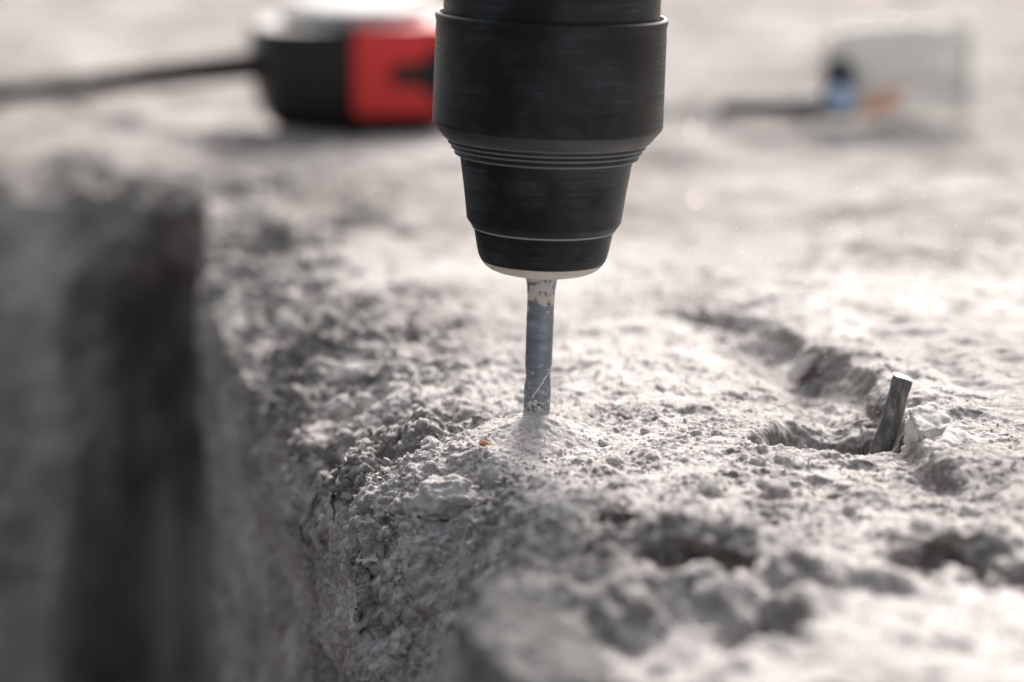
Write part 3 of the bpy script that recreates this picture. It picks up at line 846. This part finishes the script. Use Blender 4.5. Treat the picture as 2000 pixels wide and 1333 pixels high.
# crumbs: too many to count
def blob_field(name, pts, radii, material, label, cat, seed, flat=0.8, aspect=0.35):
    bm = bmesh.new(); bmesh.ops.create_icosphere(bm, subdivisions=1, radius=1.0)
    V0 = np.array([v.co[:] for v in bm.verts]); F0 = np.array([[v.index for v in f.verts] for f in bm.faces]); bm.free()
    rg = np.random.default_rng(seed)
    n = len(pts); nv = len(V0)
    V = V0[None] * (1 + rg.normal(0, 0.20, (n, nv, 1)))
    V = V * (1 + rg.uniform(-aspect, aspect, (n, 1, 3))) * np.array([1, 1, flat])
    a = rg.uniform(0, 6.28, n); ca, sa = np.cos(a)[:, None], np.sin(a)[:, None]
    V = np.stack([V[..., 0] * ca - V[..., 1] * sa, V[..., 0] * sa + V[..., 1] * ca, V[..., 2]], -1)
    V = V * radii[:, None, None] + pts[:, None, :]
    F = (F0[None] + (np.arange(n) * nv)[:, None, None]).reshape(-1, 3)
    me = np_mesh(name, V.reshape(-1, 3) * MM, F)
    return tag(link(name, me, material), label, cat, kind='stuff')
cand = np.where((GWALL < 0.5) & (GP[:, 1] > 400) & (GP[:, 1] < 640) & (np.abs(GP[:, 0]) < 110))[0]
wgt = 0.10 + 1.5 * GROUGH[cand] + 1.2 * np.exp(-((GP[cand, 0] + 5) / 25) ** 2)
wgt *= np.clip((np.hypot(GP[cand, 0] - 4.9, GP[cand, 1] - 498) - 9) / 10, 0.02, 1)
wgt *= np.clip(perlin(GP[cand] / 9 + 33) + 0.45, 0.03, 1.2)
pick = RNG.choice(cand, 5200, replace=False, p=wgt / wgt.sum())
rad = np.clip(np.exp(RNG.normal(-1.5, 0.42, len(pick))), 0.11, 0.8)
blob_field('concrete_crumbs', GP[pick] + GN[pick] * (rad * 0.35)[:, None], rad, M_CRUMB, 'fine concrete crumbs and powder grains strewn over the slab', 'crumbs', 3)
n = 1300
a = RNG.uniform(0, 1, n)
pts = np.stack([6 + 85 * a + RNG.normal(0, 6, n), 500 + RNG.normal(0, 22, n) + 30 * a, 2 + np.abs(RNG.normal(0, 11, n)) + 34 * a * RNG.uniform(0, 1, n)], -1)
n2 = 500
a2 = np.abs(RNG.normal(0, 1, n2))
pts2 = np.stack([5 + RNG.normal(0, 7, n2), 497 + RNG.normal(0, 6, n2), 2 + a2 * 4], -1)
pts = np.concatenate([pts, pts2])
blob_field('airborne_dust', pts, RNG.uniform(0.04, 0.115, len(pts)), M_DUST, 'fine white dust specks flying off beside the drill bit', 'dust', 9, 1.0, 0.5)

# ------------------------------------------------------------------ tape measure
def rounded_outline(pts, rads, n=10):
    """closed polygon with rounded corners (list of xy, radius per corner)"""
    out = []
    m = len(pts)
    for i in range(m):
        p = Vector(pts[i]); a = (Vector(pts[i - 1]) - p); b = (Vector(pts[(i + 1) % m]) - p)
        r = rads[i]
        ang = a.angle(b); t = r / math.tan(ang / 2)
        t = min(t, 0.49 * a.length, 0.49 * b.length)
        p0 = p + a.normalized() * t; p1 = p + b.normalized() * t
        for k in range(n + 1):
            u = k / n
            q = p0.lerp(p, u).lerp(p.lerp(p1, u), u)
            out.append((q.x, q.y))
    return out

def prism(name, outline, levels, material, parent, sharp=40):
    """levels: list of (z, inset) - the outline shrunk towards its centroid by inset mm at each height"""
    bm = bmesh.new()
    c = Vector((sum(p[0] for p in outline) / len(outline), sum(p[1] for p in outline) / len(outline)))
    rings = []
    for z, ins in levels:
        ring = []
        for p in outline:
            v = Vector(p) - c
            v = v * ((v.length - ins) / v.length)
            ring.append(bm.verts.new(((c.x + v.x) * MM, (c.y + v.y) * MM, z * MM)))
        rings.append(ring)
    n = len(outline)
    for a, b in zip(rings[:-1], rings[1:]):
        for k in range(n): bm.faces.new((a[k], a[(k + 1) % n], b[(k + 1) % n], b[k]))
    bm.faces.new(rings[0][::-1]); bm.faces.new(rings[-1])
    bmesh.ops.recalc_face_normals(bm, faces=bm.faces)
    for f in bm.faces: f.smooth = len(f.verts) == 4
    for e in bm.edges:
        if len(e.link_faces) == 2 and e.calc_face_angle(0) > R(sharp): e.smooth = False
    me = bpy.data.meshes.new(name); bm.to_mesh(me); bm.free()
    return link(name, me, material, parent)

M_TAPEBLK = rock_material('tape_rubber', (0.004, 0.0045, 0.0045), (0.008, 0.0085, 0.008), 200.0, 0.42)
M_TAPEBLK.node_tree.nodes['Principled BSDF'].inputs['Specular IOR Level'].default_value = 0.3
M_RED = rock_material('tape_red', (0.58, 0.012, 0.012), (0.64, 0.018, 0.018), 60.0, 0.4)
M_RED.node_tree.nodes['Principled BSDF'].inputs['Specular IOR Level'].default_value = 0.5
M_LABEL = mat('tape_label', (0.34, 0.34, 0.33), 0.65, 0.0, 0.15)[0]
M_TEAL = mat('tape_print', (0.02, 0.09, 0.11), 0.4)[0]
M_CHROME = mat('tape_chrome', (0.25, 0.25, 0.25), 0.5, 0.5)[0]

tx, ty = -91.0, 925.0
tz = max(ground_z(tx + a_, ty + b_) for a_ in range(8, 80, 8) for b_ in range(6, 60, 8)) - 1.0
tape = empty('tape_measure', (tx * MM, ty * MM, tz * MM))
tape.rotation_euler = (R(0.0), R(0.0), R(12))
tag(tape, 'black and red tape measure lying flat on the slab behind the drill', 'tape measure')
TH = 38.0
out_body = rounded_outline([(0, 0), (80, 0), (80, 66), (0, 66)], [20, 10, 24, 30], 12)
prism('case', out_body, [(0, 9), (1.5, 6.5), (5, 4), (11, 2.0), (18, 0.6), (TH - 4, 0), (TH - 1.5, 0.3), (TH - 0.4, 1.2), (TH, 3)], M_TAPEBLK, tape)
# red shell showing through the front between the two rubber ends
def plate(name, pts2, y0, y1, material, parent, bev=0.8):
    """pts2: outline in x,z (mm); extruded from y0 (front) to y1"""
    bm = bmesh.new()
    def ring(y, ins):
        c = Vector((sum(p[0] for p in pts2) / len(pts2), sum(p[1] for p in pts2) / len(pts2)))
        r = []
        for p in pts2:
            v = Vector(p) - c; v = v * (max(0.0, v.length - ins) / max(v.length, 1e-6))
            r.append(bm.verts.new(((c.x + v.x) * MM, y * MM, (c.y + v.y) * MM)))
        return r
    rs = [ring(y0, bev), ring(y0 + bev * 0.4, bev * 0.3), ring(y0 + bev, 0), ring(y1, 0)]
    n = len(pts2)
    for a, b in zip(rs[:-1], rs[1:]):
        for k in range(n): bm.faces.new((a[k], a[(k + 1) % n], b[(k + 1) % n], b[k]))
    f0 = bm.faces.new(rs[0][::-1]); f1 = bm.faces.new(rs[-1])
    bmesh.ops.triangulate(bm, faces=[f0, f1])
    bmesh.ops.recalc_face_normals(bm, faces=bm.faces)
    me = bpy.data.meshes.new(name); bm.to_mesh(me); bm.free()
    return link(name, me, material, parent)
red = rounded_outline([(34, 6), (74, 6), (74, 36.5), (34, 36.5)], [3, 6, 3, 3], 6)
shell = plate('red_shell', red, -1.2, 12, M_RED, tape)
red_top = rounded_outline([(34.5, 0.5), (72, 0.5), (66, 58), (38, 60)], [2, 6, 12, 12], 6)
prism('red_top', red_top, [(TH - 4, 0), (TH + 0.2, 0.0), (TH + 0.7, 0.8)], M_RED, tape)
notch = rounded_outline([(47.5, 17.0), (58, 17.0), (64, 10), (76, 8), (76, 33), (64, 31), (58, 25), (47.5, 25)], [3, 2, 2, 1, 1, 2, 2, 3], 5)
plate('grip_insert', notch, -2.0, 8, M_TAPEBLK, tape, 0.5)
# round label boss on the upper side
bz = TH + 0.6
def disc(name, cx, cy, z0, z1, r0, r1, material, parent):
    o = lathe(name, [(0, z0), (r0, z0), (r0, z1 - 0.8), (r0 - 0.3, z1 - 0.25), (r1, z1), (0, z1)], material, parent, 72)
    o.location = (cx * MM, cy * MM, 0)
    return o
boss = disc('label_boss', 40, 34, TH - 2, TH + 6.0, 28, 26, M_CHROME, tape)
disc('label_disc', 40, 34, TH + 5.8, TH + 6.6, 26, 25.0, M_LABEL, tape)
pm = prism('printed_panel', rounded_outline([(18, 20), (30, 13), (34, 20), (22, 27)], [1, 1, 1, 1], 3), [(TH + 6.62, 0), (TH + 6.9, 0)], M_TEAL, tape)
# belt clip loop side: wrist cord drooping to the slab
def bez(p0, p1, p2, p3, n):
    P = [Vector(p) for p in (p0, p1, p2, p3)]
    return [((1 - t) ** 3) * P[0] + 3 * t * (1 - t) ** 2 * P[1] + 3 * t * t * (1 - t) * P[2] + t ** 3 * P[3] for t in [i / n for i in range(n + 1)]]
Ti = (Matrix.Translation(Vector((tx, ty, tz))) @ Matrix.Rotation(R(12), 4, 'Z')).inverted()
gx1, gy1 = on_z(120, 176, 2.5); gx2, gy2 = on_z(-60, 200, 2)
wp = [(-90, 938, tz + 24), (-120, 965, tz + 20), (-150, 1000, ground_z(-150, 1000) + 12), (gx1, gy1, ground_z(gx1, gy1) + 5.0)]
line = bez(*wp, 30) + bez(wp[3], (gx1 - 25, gy1 - 2, ground_z(gx1, gy1) + 4.5), (gx2 + 10, gy2 - 4, ground_z(gx2, gy2) + 4.5), (gx2 - 60, gy2 - 14, ground_z(gx2 - 50, gy2) + 4.0), 20)[1:]
M_CORD = rock_material('cord_black', (0.006, 0.007, 0.007), (0.014, 0.014, 0.014), 900.0, 0.9)
tube('wrist_cord', [tuple(Ti @ p) for p in line], 4.8, M_CORD, tape, 14, True, 0.0, (1.0, 0.75), 2.0)

# ------------------------------------------------------------------ safety glasses
def glass_material(name, tint, gl=0.12):
    m = bpy.data.materials.new(name); m.use_nodes = True
    nt = m.node_tree; nt.nodes.clear(); L = nt.links
    tr = node(nt, 'ShaderNodeBsdfTransparent'); tr.inputs[0].default_value = (*tint, 1)
    df = node(nt, 'ShaderNodeBsdfDiffuse'); df.inputs[0].default_value = (0.46, 0.465, 0.46, 1)
    gb = node(nt, 'ShaderNodeBsdfGlossy'); gb.inputs['Roughness'].default_value = 0.12
    fr = node(nt, 'ShaderNodeFresnel'); fr.inputs[0].default_value = 1.5
    sc = node(nt, 'ShaderNodeTexNoise', Scale=70.0, Detail=4.0)
    rp = ramp(nt, sc.outputs['Fac'], [(0.35, (0.12,) * 3), (0.7, (0.24,) * 3)])
    m1 = node(nt, 'ShaderNodeMixShader'); L.new(rp.outputs[0], m1.inputs[0]); L.new(tr.outputs[0], m1.inputs[1]); L.new(df.outputs[0], m1.inputs[2])
    m2 = node(nt, 'ShaderNodeMixShader'); L.new(fr.outputs[0], m2.inputs[0]); L.new(m1.outputs[0], m2.inputs[1]); L.new(gb.outputs[0], m2.inputs[2])
    o = node(nt, 'ShaderNodeOutputMaterial'); L.new(m2.outputs[0], o.inputs[0])
    return m
M_LENS = glass_material('dusty_lens', (0.83, 0.845, 0.84))
M_FRAME = rock_material('frame_dark', (0.018, 0.028, 0.034), (0.05, 0.062, 0.07), 300.0, 0.35)
M_BLUE = rock_material('glint_blue', (0.40, 0.55, 0.75), (0.50, 0.64, 0.82), 300.0, 0.3)
M_PAD = rock_material('nose_pad', (0.66, 0.36, 0.24), (0.74, 0.44, 0.31), 300.0, 0.5)
gx, gy = 118.0, 968.0
gz = max(ground_z(gx + a_, gy + b_) for a_ in range(-44, 64, 6) for b_ in range(-16, 10, 5)) - 0.5
glasses = empty('safety_glasses', (gx * MM, gy * MM, gz * MM))
tag(glasses, 'dusty clear grey safety glasses with a thin dark arm on the slab', 'safety glasses')

def lens(name, x0, x1, h, y_of, parent, lean):
    nu, nv = 36, 18
    V = []
    for off in (0.0, 1.8):
        for i in range(nu):
            u = i / (nu - 1)
            x = x0 + (x1 - x0) * u
            base = 5.0 * max(0, (u - 0.62) / 0.38) ** 2 * 0 + 1.0
            tp = h * (1 - 0.16 * (abs(u - 0.55) / 0.55) ** 3)
            for j in range(nv):
                v = j / (nv - 1)
                zz = base + (tp - base) * v
                V.append((x, y_of(u) + off + lean * zz + 1.5 * (v - 0.5) ** 2, zz))
    V = np.array(V)
    n1 = nu * nv
    F = grid_faces(nu, nv).tolist(); F2 = (grid_faces(nu, nv)[:, ::-1] + n1).tolist()
    F += F2
    for i in range(nu - 1):
        for j in (0, nv - 1): F.append([i * nv + j, (i + 1) * nv + j, (i + 1) * nv + j + n1, i * nv + j + n1])
    for j in range(nv - 1):
        for i in (0, nu - 1): F.append([i * nv + j, i * nv + j + 1, i * nv + j + 1 + n1, i * nv + j + n1])
    me = np_mesh(name, V * MM, np.array(F))
    bm = bmesh.new(); bm.from_mesh(me); bmesh.ops.recalc_face_normals(bm, faces=bm.faces); bm.to_mesh(me); bm.free()
    return link(name, me, M_LENS, parent)
lens('lens', 0, 56, 33, lambda u: 9 * (1 - u) ** 2 * -1 + 3 * u, glasses, 0.10)
lens('lens', 56, 62, 33, lambda u: 5 + 45 * u, glasses, 0.05)
tube('brow_bar', [(-1, -7, 31.0), (12, -4, 33.4), (30, 2, 34.6), (48, 5, 34.4), (55, 7, 33.5), (58.5, 24, 35), (62, 50, 33)], [1.0, 1.1, 1.1, 1.1, 1.1, 1.0, 1.0], M_LENS, glasses, 12)
hinge = prism('hinge_block', rounded_outline([(-1, -12), (11, -12), (11, -4), (-1, -4)], [2, 2, 2, 2], 5), [(1, 0.5), (2, 0), (17, 0), (22, 2.2), (23, 3)], M_FRAME, glasses)
cp = lathe('blue_glint', [(0, -1.2), (4.6, -1.2), (4.9, 0), (4.2, 1.2), (2.5, 1.8), (0, 2.0)], M_BLUE, hinge, 48)  # blue disc painted in for a refracted highlight
cp.location = (5 * MM, -12.6 * MM, 8.5 * MM); cp.rotation_euler = (R(90), 0, 0)
tube('arm', [(6, -8, 5.5), (-8, -9, 5.2), (-22, -12, 5.0), (-36, -14, 4.8), (-41, -14, 4.4)], [4.6, 4.6, 4.4, 4.4, 3.4], M_FRAME, glasses, 16, True, 0.0, (0.9, 1.0))
for px_, pz_, rr_ in ((17, 5.0, 4.6), (24, 8.0, 4.4)):
    pd = lathe('nose_pad', [(0, -2.4), (rr_ * 0.7, -2.0), (rr_, 0), (rr_ * 0.75, 1.8), (0, 2.4)], M_PAD, glasses, 40)
    pd.location = (px_ * MM, -9 * MM, pz_ * MM); pd.rotation_euler = (R(80), 0, 0)

# ------------------------------------------------------------------ mineral flakes that catch the sun
M_MICA = mat('mica', (0.95, 0.90, 0.84), 0.12, 1.0)[0]
for (px, py, sz) in [(1357, 269, 0.22), (1357, 405, 0.17), (1400, 380, 0.12), (1905, 512, 0.10)]:
    x, y, z = on_ground(px, py, 0, 2.6)
    p = Vector((x, y, z))
    v = (Vector((0, 0, 124.0)) - p).normalized()
    hv = (v + ds).normalized()
    bm = bmesh.new()
    bmesh.ops.create_circle(bm, cap_ends=True, radius=sz * MM, segments=6)
    r = bmesh.ops.extrude_face_region(bm, geom=list(bm.faces))
    bmesh.ops.translate(bm, verts=[e for e in r['geom'] if isinstance(e, bmesh.types.BMVert)], vec=(0, 0, -0.25 * MM))
    bmesh.ops.recalc_face_normals(bm, faces=bm.faces)
    me = bpy.data.meshes.new('mica_flake'); bm.to_mesh(me); bm.free()
    o = link('mica_flake', me, M_MICA, None, (x * MM, y * MM, z * MM))
    o.rotation_euler = hv.to_track_quat('Z', 'Y').to_euler()
    tag(o, 'tiny glinting mineral flake on the slab behind the drill', 'flake', 'glinting flakes on the slab')
